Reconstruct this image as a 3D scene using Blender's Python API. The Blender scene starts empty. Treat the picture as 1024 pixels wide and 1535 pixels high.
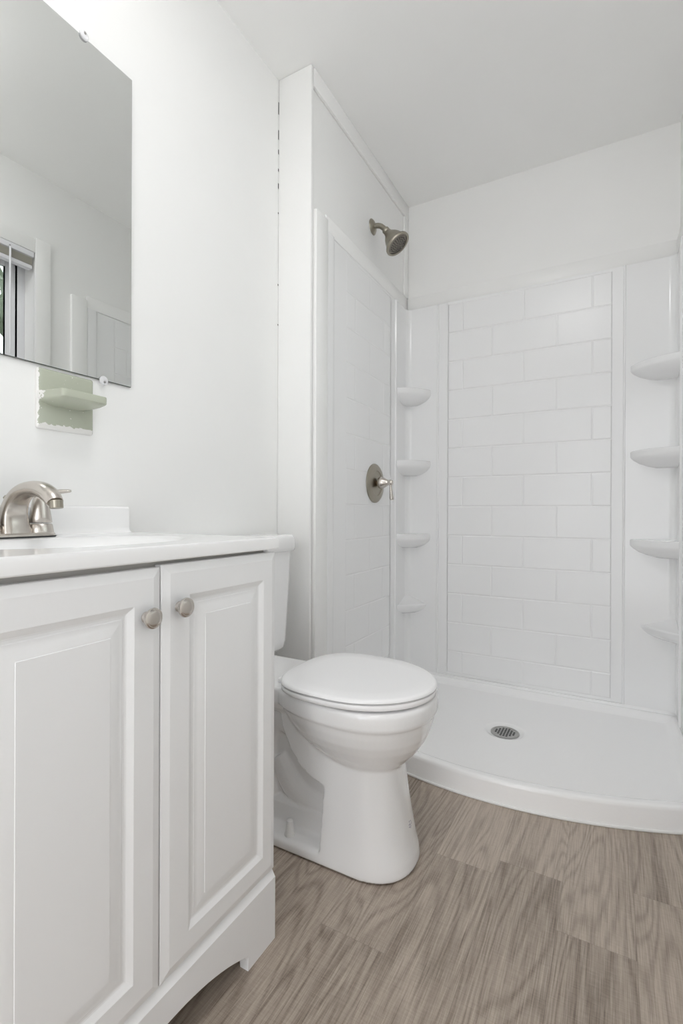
import bpy, bmesh, math, random
from mathutils import Vector, Matrix
random.seed(7)
scene = bpy.context.scene
COL = scene.collection
PI = math.pi

# ------------------------------------------------------------------ camera, world, lamps, exposure
cam_d = bpy.data.cameras.new('camera')
cam_d.sensor_fit = 'HORIZONTAL'
cam_d.sensor_width = 36.0
cam_d.lens = 36.0 * 734.0 / 1024.0
cam_d.clip_start = 0.02
cam = bpy.data.objects.new('camera', cam_d)
COL.objects.link(cam)
YAW, PITCH, ROLL = 0.5073, -0.001, 0.0039
Fv = Vector((-math.sin(YAW), math.cos(YAW), 0)); Rv = Vector((math.cos(YAW), math.sin(YAW), 0)); Uv = Vector((0, 0, 1))
F2 = Fv * math.cos(PITCH) + Uv * math.sin(PITCH); U2 = Uv * math.cos(PITCH) - Fv * math.sin(PITCH)
R3 = Rv * math.cos(ROLL) + U2 * math.sin(ROLL); U3 = U2 * math.cos(ROLL) - Rv * math.sin(ROLL)
cam.matrix_world = Matrix(((R3.x, U3.x, -F2.x, 0), (R3.y, U3.y, -F2.y, 0), (R3.z, U3.z, -F2.z, 0.9), (0, 0, 0, 1)))
scene.camera = cam

scene.view_settings.view_transform = 'Standard'
scene.view_settings.look = 'None'
scene.view_settings.gamma = 1.0
scene.view_settings.use_curve_mapping = False
scene.view_settings.exposure = 0.02
scene.cycles.use_denoising = True
scene.cycles.max_bounces = 14
scene.cycles.diffuse_bounces = 10
scene.cycles.caustics_reflective = False
scene.cycles.caustics_refractive = False

SKY = 3.5          # daylight through the window and the added doorway
BULB = 2.0        # globe bulbs of the vanity light
DOME_FILL = 16.5         # flush ceiling lamp, added out of view for even light

world = bpy.data.worlds.new('sky'); scene.world = world
world.use_nodes = True
wbg = world.node_tree.nodes['Background']
wbg.inputs[0].default_value = (0.96, 0.975, 1.0, 1); wbg.inputs[1].default_value = SKY

# ------------------------------------------------------------------ helpers
ORG = {}

class MB:
    def __init__(s):
        s.v = []; s.f = []; s.m = []; s.round = False
    def add(s, verts, faces, mi=0):
        o = len(s.v)
        s.v += [tuple(p) for p in verts]
        s.f += [tuple(i + o for i in f) for f in faces]
        s.m += [mi] * len(faces)
        return s
    def box(s, x0, x1, y0, y1, z0, z1, bev=0.0, seg=2, mi=0):
        bm = bmesh.new()
        vs = [bm.verts.new((x, y, z)) for x in (x0, x1) for y in (y0, y1) for z in (z0, z1)]
        for f in ((0, 1, 3, 2), (4, 6, 7, 5), (0, 4, 5, 1), (2, 3, 7, 6), (0, 2, 6, 4), (1, 5, 7, 3)):
            bm.faces.new([vs[i] for i in f])
        if bev > 0:
            bmesh.ops.bevel(bm, geom=list(bm.edges), offset=bev, segments=seg, profile=0.5, affect='EDGES')
        bm.verts.index_update()
        s.add([v.co[:] for v in bm.verts], [[v.index for v in f.verts] for f in bm.faces], mi)
        bm.free(); return s
    def loft(s, rings, cap0=True, cap1=True, closed=True, mi=0):
        n = len(rings[0]); vs = [p for r in rings for p in r]; fs = []
        for i in range(len(rings) - 1):
            for j in range(n if closed else n - 1):
                a = i * n + j; b = i * n + (j + 1) % n
                fs.append((a, b, b + n, a + n))
        if cap0: fs.append(tuple(reversed(range(n))))
        if cap1: fs.append(tuple(range((len(rings) - 1) * n, len(rings) * n)))
        return s.add(vs, fs, mi)
    def lathe(s, prof, c, axis=(0, 0, 1), n=40, mi=0, cap=True):
        s.round = True
        ax = Vector(axis).normalized()
        u = ax.orthogonal().normalized(); w = ax.cross(u)
        c = Vector(c); rings = []
        for r, h in prof:
            rings.append([c + ax * h + (u * math.cos(2 * PI * k / n) + w * math.sin(2 * PI * k / n)) * r for k in range(n)])
        return s.loft(rings, cap, cap, True, mi)
    def tube(s, path, rad, n=16, up=(0, 1, 0), flat=1.0, mi=0, sub=1):
        s.round = True
        pts = [Vector(p) for p in path]
        if not hasattr(rad, '__len__'): rad = [rad] * len(pts)
        if sub > 1:
            P = []; Q = []
            for i in range(len(pts) - 1):
                p0 = pts[max(i - 1, 0)]; p1 = pts[i]; p2 = pts[i + 1]; p3 = pts[min(i + 2, len(pts) - 1)]
                for k in range(sub):
                    t = k / sub
                    P.append(0.5 * ((2 * p1) + (p2 - p0) * t + (2 * p0 - 5 * p1 + 4 * p2 - p3) * t * t + (3 * p1 - p0 - 3 * p2 + p3) * t ** 3))
                    Q.append(rad[i] * (1 - t) + rad[i + 1] * t)
            P.append(pts[-1]); Q.append(rad[-1]); pts, rad = P, Q
        rings = []
        for i, p in enumerate(pts):
            t = (pts[min(i + 1, len(pts) - 1)] - pts[max(i - 1, 0)]).normalized()
            a = Vector(up); a = (a - t * a.dot(t)).normalized(); b = t.cross(a)
            rings.append([p + (a * math.cos(2 * PI * k / n) + b * math.sin(2 * PI * k / n) * flat) * rad[i] for k in range(n)])
        return s.loft(rings, True, True, True, mi)
    def prism(s, poly, axis, a, b, mi=0):
        # poly in the two remaining axes, in xyz order
        def P(p, t):
            if axis == 'x': return (t, p[0], p[1])
            if axis == 'y': return (p[0], t, p[1])
            return (p[0], p[1], t)
        return s.loft([[P(p, a) for p in poly], [P(p, b) for p in poly]], mi=mi)
    def mesh(s, name, origin=(0, 0, 0), fix=True):
        me = bpy.data.meshes.new(name)
        o = Vector(origin)
        me.from_pydata([(Vector(p) - o)[:] for p in s.v], [], s.f)
        if any(s.m):
            me.polygons.foreach_set('material_index', s.m)
        if fix:
            bm = bmesh.new(); bm.from_mesh(me)
            bmesh.ops.remove_doubles(bm, verts=bm.verts, dist=1e-6)
            bmesh.ops.recalc_face_normals(bm, faces=bm.faces)
            bm.to_mesh(me); bm.free()
        me.update()
        return me
    def build(s, name, mats, parent=None, smooth=None, origin=None, fix=True):
        if smooth is None: smooth = 40 if s.round else 25
        if origin is None:
            if parent is not None: origin = ORG[parent.name]
            else:
                xs = [p[0] for p in s.v]; ys = [p[1] for p in s.v]; zs = [p[2] for p in s.v]
                origin = ((min(xs) + max(xs)) / 2, (min(ys) + max(ys)) / 2, min(zs))
        me = s.mesh(name, origin, fix)
        return link(name, me, mats, parent, smooth, origin)

def link(name, me, mats, parent=None, smooth=35, origin=(0, 0, 0)):
    if not isinstance(mats, (list, tuple)): mats = [mats]
    for m in mats: me.materials.append(m)
    if smooth:
        me.shade_smooth()
        me.set_sharp_from_angle(angle=math.radians(smooth))
    o = bpy.data.objects.new(name, me); COL.objects.link(o)
    if parent is not None:
        o.parent = parent
        ORG[o.name] = ORG[parent.name]
    else:
        o.location = origin; ORG[o.name] = tuple(origin)
    return o

def thing(name, label, cat, loc, group=None):
    o = bpy.data.objects.new(name, None); COL.objects.link(o)
    o.empty_display_size = 0.05
    o.location = loc; ORG[o.name] = tuple(loc)
    o['label'] = label; o['category'] = cat
    if group: o['group'] = group
    return o

def tag(o, label, cat, group=None):
    o['label'] = label; o['category'] = cat
    if group: o['group'] = group
    return o

def struct(o, label=None, cat=None):
    o['kind'] = 'structure'
    if label: o['label'] = label
    if cat: o['category'] = cat
    return o

def ss(a, b, x):
    t = min(1, max(0, (x - a) / (b - a))); return t * t * (3 - 2 * t)

def ering(cx, cy, z, af, ab, w, n=56, e=2.0):
    out = []
    for k in range(n):
        t = 2 * PI * k / n; c, s_ = math.cos(t), math.sin(t)
        x = abs(c) ** (2 / e) * (af if c >= 0 else -ab); y = math.copysign(abs(s_) ** (2 / e), s_) * w
        out.append(Vector((cx + x, cy + y, z)))
    return out

def rrect(x0, x1, y0, y1, z, r, n=6):
    out = []
    for cx, cy, a0 in ((x1 - r, y1 - r, 0), (x0 + r, y1 - r, PI / 2), (x0 + r, y0 + r, PI), (x1 - r, y0 + r, 1.5 * PI)):
        for k in range(n + 1):
            a = a0 + PI / 2 * k / n
            out.append(Vector((cx + r * math.cos(a), cy + r * math.sin(a), z)))
    return out

# ------------------------------------------------------------------ materials
class NT:
    def __init__(s, name):
        s.mat = bpy.data.materials.new(name); s.mat.use_nodes = True
        s.t = s.mat.node_tree; s.b = s.t.nodes['Principled BSDF']
    def n(s, typ, **kw):
        nd = s.t.nodes.new(typ)
        for k, v in kw.items():
            if k.startswith('i_'):
                key = k[2:]; key = int(key) if key.isdigit() else key.replace('_', ' ')
                nd.inputs[key].default_value = v
            else: setattr(nd, k, v)
        return nd
    def l(s, a, b): s.t.links.new(a, b)
    def math(s, op, a, b=None, clamp=False):
        nd = s.n('ShaderNodeMath', operation=op); nd.use_clamp = clamp
        for i, q in enumerate((a, b)):
            if q is None: continue
            if isinstance(q, (int, float)): nd.inputs[i].default_value = q
            else: s.l(q, nd.inputs[i])
        return nd.outputs[0]
    def mix(s, fac, a, b):
        nd = s.n('ShaderNodeMix', data_type='RGBA')
        for i, q in ((0, fac), (6, a), (7, b)):
            if isinstance(q, (int, float)): nd.inputs[i].default_value = q
            elif isinstance(q, tuple): nd.inputs[i].default_value = q if len(q) == 4 else q + (1,)
            else: s.l(q, nd.inputs[i])
        return nd.outputs[2]

def plain(name, col, rough, metal=0.0, bump=0.0, bscale=40.0, var=0.0, vscale=6.0, spec=0.5, coat=0.0):
    m = NT(name); b = m.b
    b.inputs['Base Color'].default_value = col + (1,)
    b.inputs['Roughness'].default_value = rough
    b.inputs['Metallic'].default_value = metal
    b.inputs['Specular IOR Level'].default_value = spec
    b.inputs['Coat Weight'].default_value = coat
    tc = m.n('ShaderNodeNewGeometry')
    if bump:
        nz = m.n('ShaderNodeTexNoise', i_Scale=bscale, i_Detail=3.0); m.l(tc.outputs['Position'], nz.inputs['Vector'])
        bp = m.n('ShaderNodeBump', i_Strength=bump, i_Distance=0.01); m.l(nz.outputs['Fac'], bp.inputs['Height'])
        m.l(bp.outputs[0], b.inputs['Normal'])
    if var:
        nz = m.n('ShaderNodeTexNoise', i_Scale=vscale, i_Detail=4.0); m.l(tc.outputs['Position'], nz.inputs['Vector'])
        c2 = tuple(max(0, c * (1 - var)) for c in col)
        m.l(m.mix(nz.outputs['Fac'], col, c2), b.inputs['Base Color'])
    return m.mat

M = {}
M['paint'] = plain('wall_paint', (0.875, 0.875, 0.865), 0.45, bump=0.06, bscale=14, var=0.03, vscale=5)
M['ceil'] = plain('ceiling_paint', (0.91, 0.91, 0.90), 0.7, bump=0.05, bscale=20, var=0.02)
M['trim'] = plain('trim_paint', (0.875, 0.875, 0.865), 0.3, bump=0.03, bscale=30, var=0.02)
M['acrylic'] = plain('white_acrylic', (0.85, 0.853, 0.855), 0.13, bump=0.008, bscale=4, var=0.01)
M['panel'] = plain('tile_acrylic', (0.85, 0.853, 0.855), 0.27, bump=0.006, bscale=4, var=0.01, spec=0.45)
M['pan'] = plain('pan_acrylic', (0.93, 0.93, 0.93), 0.16, bump=0.02, bscale=160, var=0.01)
M['caulk'] = plain('caulk', (0.84, 0.84, 0.83), 0.4, bump=0.1, bscale=60, var=0.04)
M['porcelain'] = plain('porcelain', (0.85, 0.85, 0.85), 0.07, var=0.01, coat=0.4)
M['seat'] = plain('seat_plastic', (0.93, 0.93, 0.935), 0.22, var=0.01)
M['foil'] = plain('cabinet_foil', (0.85, 0.855, 0.86), 0.38, bump=0.01, bscale=250, var=0.01)
M['frame_shade'] = plain('shaded_cabinet_frame', (0.55, 0.54, 0.52), 0.5, var=0.03)  # greyer than the doors: shade of the reveal put into the frame colour
M['marble'] = plain('cultured_marble', (0.88, 0.88, 0.88), 0.2, var=0.01, coat=0.3)
M['nickel'] = plain('brushed_nickel', (0.63, 0.59, 0.545), 0.27, metal=1.0, bump=0.02, bscale=400, var=0.06, vscale=60)
M['nickel_dark'] = plain('aged_nickel', (0.40, 0.37, 0.31), 0.33, metal=1.0, bump=0.02, bscale=300, var=0.12, vscale=50)
M['brass'] = plain('stem_brass', (0.20, 0.13, 0.08), 0.4, metal=1.0, var=0.3, vscale=120)
M['nozzle'] = plain('nozzle_rubber', (0.035, 0.032, 0.03), 0.6, var=0.1)
M['face'] = plain('spray_face_plastic', (0.24, 0.22, 0.19), 0.4, metal=0.4, var=0.1, vscale=80)
M['steel'] = plain('drain_steel', (0.50, 0.50, 0.49), 0.35, metal=1.0, var=0.1, vscale=80)
M['dark'] = plain('dark_void', (0.015, 0.015, 0.015), 0.7, var=0.1)
M['gasket'] = plain('gasket', (0.03, 0.03, 0.03), 0.6, var=0.1)
M['vinyl'] = plain('window_vinyl', (0.80, 0.80, 0.83), 0.35, var=0.01)
M['slat'] = plain('blind_slats', (0.62, 0.60, 0.53), 0.5, var=0.03)
M['bolt'] = plain('cap_plastic', (0.82, 0.82, 0.81), 0.3, var=0.02)
M['mirror_edge'] = plain('mirror_edge', (0.10, 0.11, 0.10), 0.3, var=0.1)
M['leaf'] = plain('leaf_green', (0.17, 0.21, 0.14), 0.5, var=0.5, vscale=8)
M['bark'] = plain('bark', (0.12, 0.09, 0.06), 0.8, var=0.3)
M['soil'] = plain('soil', (0.20, 0.17, 0.13), 0.9, var=0.4)
M['screw'] = plain('screw_steel', (0.35, 0.34, 0.33), 0.35, metal=1.0, var=0.1)
mm = NT('mirror_silver'); mm.b.inputs['Metallic'].default_value = 1; mm.b.inputs['Roughness'].default_value = 0.0
mm.b.inputs['Base Color'].default_value = (0.80, 0.815, 0.80, 1); M['mirror'] = mm.mat

def clear(name, tint, ior=1.45, spec=0.1):
    m = NT(name); out = m.t.nodes['Material Output']
    tr = m.n('ShaderNodeBsdfTransparent'); tr.inputs[0].default_value = tint + (1,)
    gl = m.n('ShaderNodeBsdfGlossy'); gl.inputs['Roughness'].default_value = 0.02
    fr = m.n('ShaderNodeFresnel', i_IOR=ior)
    ms = m.n('ShaderNodeMixShader'); m.l(fr.outputs[0], ms.inputs[0]); m.l(tr.outputs[0], ms.inputs[1]); m.l(gl.outputs[0], ms.inputs[2])
    m.l(ms.outputs[0], out.inputs[0]); return m.mat
M['glass'] = clear('window_glass', (0.93, 0.96, 0.95))
pb = NT('porcelain_with_mark'); pb.b.inputs['Roughness'].default_value = 0.07; pb.b.inputs['Coat Weight'].default_value = 0.4
pg = pb.n('ShaderNodeNewGeometry')
vd = pb.n('ShaderNodeVectorMath', operation='DISTANCE'); pb.l(pg.outputs['Position'], vd.inputs[0]); vd.inputs[1].default_value = (-0.4530, 1.1815, 0.1000)
pn = pb.n('ShaderNodeTexNoise', i_Scale=230.0, i_Detail=2.0); pb.l(pg.outputs['Position'], pn.inputs['Vector'])
pmask = pb.math('MULTIPLY', pb.math('LESS_THAN', vd.outputs['Value'], 0.010), pb.math('GREATER_THAN', pn.outputs['Fac'], 0.53))
pb.l(pb.mix(pb.math('MULTIPLY', pmask, 0.8), (0.85, 0.85, 0.85), (0.22, 0.22, 0.36)), pb.b.inputs['Base Color']); M['porcelain_mark'] = pb.mat
cp = NT('clear_clip_plastic'); cp.b.inputs['Roughness'].default_value = 0.08; cp.b.inputs['Alpha'].default_value = 0.55
cp.b.inputs['Base Color'].default_value = (0.93, 0.93, 0.95, 1); M['clip'] = cp.mat

def glow(name, col, strength):
    m = NT(name)
    m.b.inputs['Base Color'].default_value = (0.9, 0.9, 0.88, 1)
    m.b.inputs['Emission Color'].default_value = col + (1,); m.b.inputs['Emission Strength'].default_value = strength
    return m.mat
M['bulb'] = glow('globe_bulb_glass', (1.0, 0.97, 0.93), BULB)
M['dome'] = glow('fill_dome_glass', (0.985, 0.985, 1.0), DOME_FILL)

# pale green glazed ceramic with white wall paint smeared over its edges
g = NT('green_ceramic'); g.b.inputs['Roughness'].default_value = 0.12
tc = g.n('ShaderNodeTexCoord'); sep = g.n('ShaderNodeSeparateXYZ'); g.l(tc.outputs['Object'], sep.inputs[0])
nz = g.n('ShaderNodeTexNoise', i_Scale=90.0, i_Detail=5.0); g.l(tc.outputs['Object'], nz.inputs['Vector'])
wob = g.math('MULTIPLY', g.math('SUBTRACT', nz.outputs['Fac'], 0.5), 0.016)
low = g.math('LESS_THAN', g.math('ADD', sep.outputs['Z'], wob), 0.013)
left = g.math('LESS_THAN', g.math('ADD', sep.outputs['Y'], wob), -0.0635)
nz2 = g.n('ShaderNodeTexNoise', i_Scale=200.0, i_Detail=2.0); g.l(tc.outputs['Object'], nz2.inputs['Vector'])
spk = g.math('GREATER_THAN', nz2.outputs['Fac'], 0.74)
msk = g.math('MAXIMUM', g.math('MAXIMUM', low, left), spk)
g.l(g.mix(msk, (0.46, 0.485, 0.395), (0.82, 0.81, 0.79)), g.b.inputs['Base Color'])
M['green'] = g.mat

# grey-brown vinyl plank
w = NT('vinyl_plank')
geo = w.n('ShaderNodeNewGeometry'); sp = w.n('ShaderNodeSeparateXYZ'); w.l(geo.outputs['Position'], sp.inputs[0])
at = w.n('ShaderNodeAttribute', attribute_name='plank_tone'); asp = w.n('ShaderNodeSeparateColor'); w.l(at.outputs['Color'], asp.inputs[0])
uvn = w.n('ShaderNodeUVMap', uv_map='plank'); us = w.n('ShaderNodeSeparateXYZ'); w.l(uvn.outputs[0], us.inputs[0])
R0, G0 = asp.outputs[0], asp.outputs[1]
def coords(sx, sy, off):
    c = w.n('ShaderNodeCombineXYZ')
    w.l(w.math('MULTIPLY', sp.outputs['X'], sx), c.inputs[0])
    w.l(w.math('ADD', w.math('MULTIPLY', sp.outputs['Y'], sy), w.math('MULTIPLY', G0, 37.0)), c.inputs[1])
    w.l(w.math('MULTIPLY', R0, off), c.inputs[2]); return c.outputs[0]
def noise(vec, detail=4.0, dist=0.0, rough=0.55):
    nn = w.n('ShaderNodeTexNoise', i_Scale=1.0, i_Detail=detail, i_Distortion=dist, i_Roughness=rough); w.l(vec, nn.inputs['Vector']); return nn.outputs['Fac']
def amp(v, k): return w.math('MULTIPLY', w.math('SUBTRACT', v, 0.5), k)
big = noise(coords(6.0, 0.75, 31.0), 2.0, 0.35)
rings = w.math('SINE', w.math('MULTIPLY', big, 150.0))
rings = w.math('POWER', w.math('ADD', w.math('MULTIPLY', rings, 0.5), 0.5), 2.2)
med = noise(coords(17.0, 0.9, 17.0), 3.0, 0.3)
fine = noise(coords(260.0, 7.0, 11.0), 4.0, 0.15, 0.7)
hair = noise(coords(620.0, 14.0, 7.0), 2.0, 0.0, 0.6)
saw = noise(coords(45.0, 480.0, 3.0), 2.0)
f = w.math('ADD', 0.36, amp(med, 0.5))
f = w.math('ADD', f, w.math('MULTIPLY', rings, 0.25))
f = w.math('ADD', f, amp(fine, 0.95))
f = w.math('ADD', f, amp(hair, 0.85))
f = w.math('ADD', f, amp(saw, 0.35))
f = w.math('ADD', f, w.math('MULTIPLY', w.math('SUBTRACT', R0, 0.5), 0.30), True)
rp = w.n('ShaderNodeValToRGB'); w.l(f, rp.inputs[0])
e = rp.color_ramp.elements
e[0].position = 0.05; e[0].color = (0.55, 0.475, 0.40, 1)
e[1].position = 0.95; e[1].color = (0.15, 0.117, 0.092, 1)
q = e.new(0.48); q.color = (0.365, 0.307, 0.254, 1)
colr = rp.outputs[0]
warm = noise(coords(9.0, 0.9, 23.0), 2.0)
colr = w.mix(w.math('MULTIPLY', warm, 0.25), colr, (0.33, 0.255, 0.21))
ex = w.math('MINIMUM', us.outputs['X'], w.math('SUBTRACT', 1.0, us.outputs['X']))
edge = w.math('LESS_THAN', ex, 0.0045)
edge2 = w.math('LESS_THAN', us.outputs['Y'], 0.0012)
seam = w.math('MULTIPLY', w.math('MAXIMUM', edge, edge2), 0.30)
colr = w.mix(seam, colr, (0.10, 0.08, 0.065))
w.l(colr, w.b.inputs['Base Color'])
w.b.inputs['Roughness'].default_value = 0.42
bp = w.n('ShaderNodeBump', i_Strength=0.08, i_Distance=0.002); w.l(fine, bp.inputs['Height']); w.l(bp.outputs[0], w.b.inputs['Normal'])
M['floor'] = w.mat

# ------------------------------------------------------------------ room shell
XL, XR, YB, YF, ZC = -1.109, 0.238, 2.458, -0.95, 2.523
XS = -0.972          # drywall face over the shower, left side
YN = 1.4945          # front of the partition end

# floor of planks
fl = MB(); uv = []; tone = []
pw = 0.15; x0g = -0.405
ends = {-1: 0.914, 1: 1.305, 2: 1.147}
PL = 0.92
k0 = math.floor((XL - 0.1 - x0g) / pw); k1 = math.ceil((XR + 0.1 - x0g) / pw)
for k in range(k0, k1 + 1):
    xa = x0g + k * pw; xb = xa + pw
    base = ends.get(k, random.uniform(0, PL))
    y = base - PL * math.ceil((base - (YF - 0.1)) / PL)
    while y < YB + 0.1:
        fl.add([(xa, y, 0), (xb, y, 0), (xb, y + PL, 0), (xa, y + PL, 0)], [(0, 1, 2, 3)])
        uv += [(0, 0), (1, 0), (1, PL), (0, PL)]
        r = (random.random(), random.random(), random.random(), 1)
        tone.append(r)
        y += PL
me = fl.mesh('floor', fix=False)
lay = me.uv_layers.new(name='plank')
for i, c in enumerate(uv): lay.data[i].uv = c
ca = me.attributes.new('plank_tone', 'FLOAT_COLOR', 'FACE')
for i, c in enumerate(tone): ca.data[i].color = c
struct(link('floor', me, M['floor'], None, 0), 'grey brown wood plank floor', 'floor')

struct(MB().box(XL - 0.1, XR + 0.12, YF - 0.1, YB + 0.1, ZC, ZC + 0.08).build('ceiling', M['ceil']), 'plain white painted ceiling', 'ceiling')
struct(MB().box(XL - 0.1, XL, YF - 0.1, YB + 0.1, 0, ZC).build('wall_left', M['paint']), 'white painted wall behind the sink and toilet', 'wall')
struct(MB().box(XL, XR, YB, YB + 0.1, 0, ZC).build('wall_back', M['paint']), 'white painted wall above the shower back panel', 'wall')
DX0, DX1, DZ1 = -0.62, 0.16, 2.05       # doorway opening behind the viewer, added to let soft light in
wf = MB(); wf.box(XL, DX0, YF - 0.1, YF, 0, ZC); wf.box(DX1, XR, YF - 0.1, YF, 0, ZC); wf.box(DX0, DX1, YF - 0.1, YF, DZ1, ZC)
struct(wf.build('wall_front', M['paint'], smooth=0), 'white painted wall behind the viewer with a doorway opening added for light', 'wall')
# right wall with the window opening
WY0, WY1, WZ0, WZ1 = 0.50, 1.338, 1.16, 2.135
wr = MB()
wr.box(XR, XR + 0.12, YF - 0.1, WY0, 0, ZC); wr.box(XR, XR + 0.12, WY1, YB + 0.1, 0, ZC)
wr.box(XR, XR + 0.12, WY0, WY1, 0, WZ0); wr.box(XR, XR + 0.12, WY0, WY1, WZ1, ZC)
struct(wr.build('wall_right', M['paint'], smooth=0), 'white painted wall with the window, seen in the mirror', 'wall')
# partition between toilet and shower
struct(MB().box(XL, XS, YN + 0.016, YB, 0, ZC, 0.0).build('wall_partition', M['paint']), 'white partition wall between toilet and shower', 'wall')
nb = MB().box(XL + 0.0008, -0.962, YN, YN + 0.016, 0, ZC - 0.001, 0.004)
nbo = struct(nb.build('trim_1', M['trim']), 'white vertical board on the partition end', 'trim')
ckm = MB()
for z0_, z1_ in ((2.395, 2.44), (2.30, 2.335), (2.245, 2.262), (2.18, 2.19), (2.115, 2.135), (2.02, 2.026), (1.75, 1.756), (1.60, 1.605)):
    ckm.box(XL, XL + 0.0007, YN - 0.0006, YN + 0.004, z0_, z1_)
ORG[nbo.name] = tuple(nbo.location)
ckm.build('crack', M['dark'], nbo, 0)
# trims around the shower
def board(name, x0, x1, y0, y1, z0, z1, label, bev=0.003):
    struct(MB().box(x0, x1, y0, y1, z0, z1, bev).build(name, M['trim']), label, 'trim')
board('trim_2', XS, XS + 0.012, YN + 0.018, YB, 2.452, ZC, 'white ceiling board over the left shower wall')
board('trim_3', XS, XS + 0.010, YB - 0.056, YB, 2.034, 2.4515, 'narrow white vertical strip in the left shower corner', 0.002)
board('trim_4', XS, XS + 0.009, 1.602, YB - 0.012, 1.968, 2.034, 'white flat board above the left shower panel')
board('trim_5', XS + 0.0095, XR, YB - 0.012, YB, 1.964, 2.034, 'white flat board above the back shower panel')
board('trim_6', XR - 0.012, XR, 1.602, YB - 0.0125, 1.968, 2.034, 'white flat board above the right shower panel')
board('trim_7', XS, XS + 0.022, 1.515, 1.601, 0.0, 2.008, 'white upright board at the left shower opening', 0.005)
board('trim_8', XR - 0.022, XR, 1.515, 1.601, 0.0, 2.008, 'white upright board at the right shower opening, seen in the mirror', 0.005)

# ------------------------------------------------------------------ window, blind
win = thing('window_1', 'white framed window reflected in the mirror', 'window', (XR, (WY0 + WY1) / 2, WZ0)); win['kind'] = 'structure'
c = MB()
cw = 0.072
c.box(XR - 0.018, XR, WY1, WY1 + cw, WZ0 - 0.06, WZ1 + cw, 0.003)
c.box(XR - 0.018, XR, WY0 - cw, WY0, WZ0 - 0.06, WZ1 + cw, 0.003)
c.box(XR - 0.017, XR, WY0, WY1, WZ1, WZ1 + cw - 0.008, 0.003)
c.box(XR - 0.045, XR, WY0 - cw - 0.01, WY1 + cw + 0.01, WZ0 - 0.028, WZ0, 0.004)
c.build('casing', M['trim'], win)
fr = MB(); a = 0.035
XW = XR + 0.075
fr.box(XW, XW + 0.05, WY1 - a, WY1, WZ0, WZ1, 0.002); fr.box(XW, XW + 0.05, WY0, WY0 + a, WZ0, WZ1, 0.002)
fr.box(XW, XW + 0.05, WY0 + a, WY1 - a, WZ1 - a, WZ1, 0.002); fr.box(XW, XW + 0.05, WY0 + a, WY1 - a, WZ0, WZ0 + a, 0.002)
fr.build('frame', M['vinyl'], win)
def sash(y0, y1, z0, z1, x):
    s_ = MB(); b_ = 0.045
    s_.box(x, x + 0.02, y1 - b_, y1, z0, z1, 0.002); s_.box(x, x + 0.02, y0, y0 + b_, z0, z1, 0.002)
    s_.box(x, x + 0.02, y0 + b_, y1 - b_, z1 - b_, z1, 0.002); s_.box(x, x + 0.02, y0 + b_, y1 - b_, z0, z0 + b_, 0.002)
    o = s_.build('sash', M['vinyl'], win)
    MB().box(x + 0.008, x + 0.012, y0 + b_, y1 - b_, z0 + b_, z1 - b_).build('pane', M['glass'], o, 0)
    return o
ym = (WY0 + WY1) / 2
o = sash(ym - 0.02, WY1 - a - 0.008, WZ0 + a, WZ1 - a, XW + 0.002)
sash(WY0 + a, ym + 0.02, WZ0 + a, WZ1 - a, XW + 0.026)
MB().box(XW - 0.012, XW + 0.002, ym + 0.0, ym + 0.012, 1.62, 1.66, 0.003).build('latch', M['screw'], o)

bl = thing('window_blind', 'raised white mini blind at the window top, seen in the mirror', 'blind', (XR, ym, 2.13))
MB().box(XR - 0.016, XR + 0.022, WY0 + 0.006, WY1 - 0.006, 2.108, 2.134, 0.003).build('headrail', M['vinyl'], bl)
sl = MB()
for i in range(8):
    z = 2.104 - i * 0.0042
    sl.box(XR - 0.010, XR + 0.016, WY0 + 0.012, WY1 - 0.012, z - 0.0011, z, 0)
sl.build('slats', M['slat'], bl, 0)
MB().box(XR - 0.012, XR + 0.018, WY0 + 0.012, WY1 - 0.012, 2.050, 2.069, 0.004).build('bottom_rail', M['vinyl'], bl)
wd = MB().tube([(XR - 0.022, 1.222, 2.11), (XR - 0.024, 1.222, 1.62)], 0.0045, 8, (1, 0, 0))
wo = wd.build('wand', M['vinyl'], bl)
MB().tube([(XR - 0.012, 1.222, 2.118), (XR - 0.023, 1.222, 2.116), (XR - 0.022, 1.222, 2.102)], 0.002, 8, (0, 1, 0)).build('hook', M['screw'], wo)

# a shrub for the green in the pane, added to cut window light
hg_ = MB(); rnd = random.Random(3)
for i in range(1500):
    px_, py_, pz_ = rnd.uniform(0, 1), rnd.uniform(-0.45, 1.95), rnd.uniform(0.0, 2.6)
    cx_ = XR + 0.62 + px_ * 0.45 + 0.10 * math.sin(py_ * 7) * math.cos(pz_ * 6)
    d_ = Vector((rnd.gauss(-0.6, 0.5), rnd.gauss(0, 0.6), rnd.gauss(0.2, 0.5))).normalized()
    u2 = d_.orthogonal().normalized(); u2.rotate(Matrix.Rotation(rnd.uniform(0, 6.28), 3, d_)); w2 = d_.cross(u2)
    L_ = rnd.uniform(0.05, 0.085); c_ = Vector((cx_, py_, pz_))
    hg_.add([c_ - u2 * L_, c_ - w2 * L_ * 0.45 + d_ * 0.008, c_ + u2 * L_, c_ + w2 * L_ * 0.45 + d_ * 0.008], [(0, 1, 2), (0, 2, 3)])
hed = thing('shrub', 'green shrub added outside to dim the window, glimpsed in the mirror', 'shrub', (XR + 0.85, 0.75, 0))
hl = hg_.build('leaves', M['leaf'], hed, 0, fix=False); hl['kind'] = 'stuff'
tk_ = MB()
for k in range(7):
    yk = -0.2 + k * 0.32
    tk_.tube([(XR + 0.9, yk, 0), (XR + 0.88, yk + 0.03, 0.8), (XR + 0.86, yk - 0.02, 1.7), (XR + 0.85, yk + 0.02, 2.4)], [0.02, 0.016, 0.011, 0.005], 8)
tk_.build('stems', M['bark'], hed)['kind'] = 'stuff'
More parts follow.
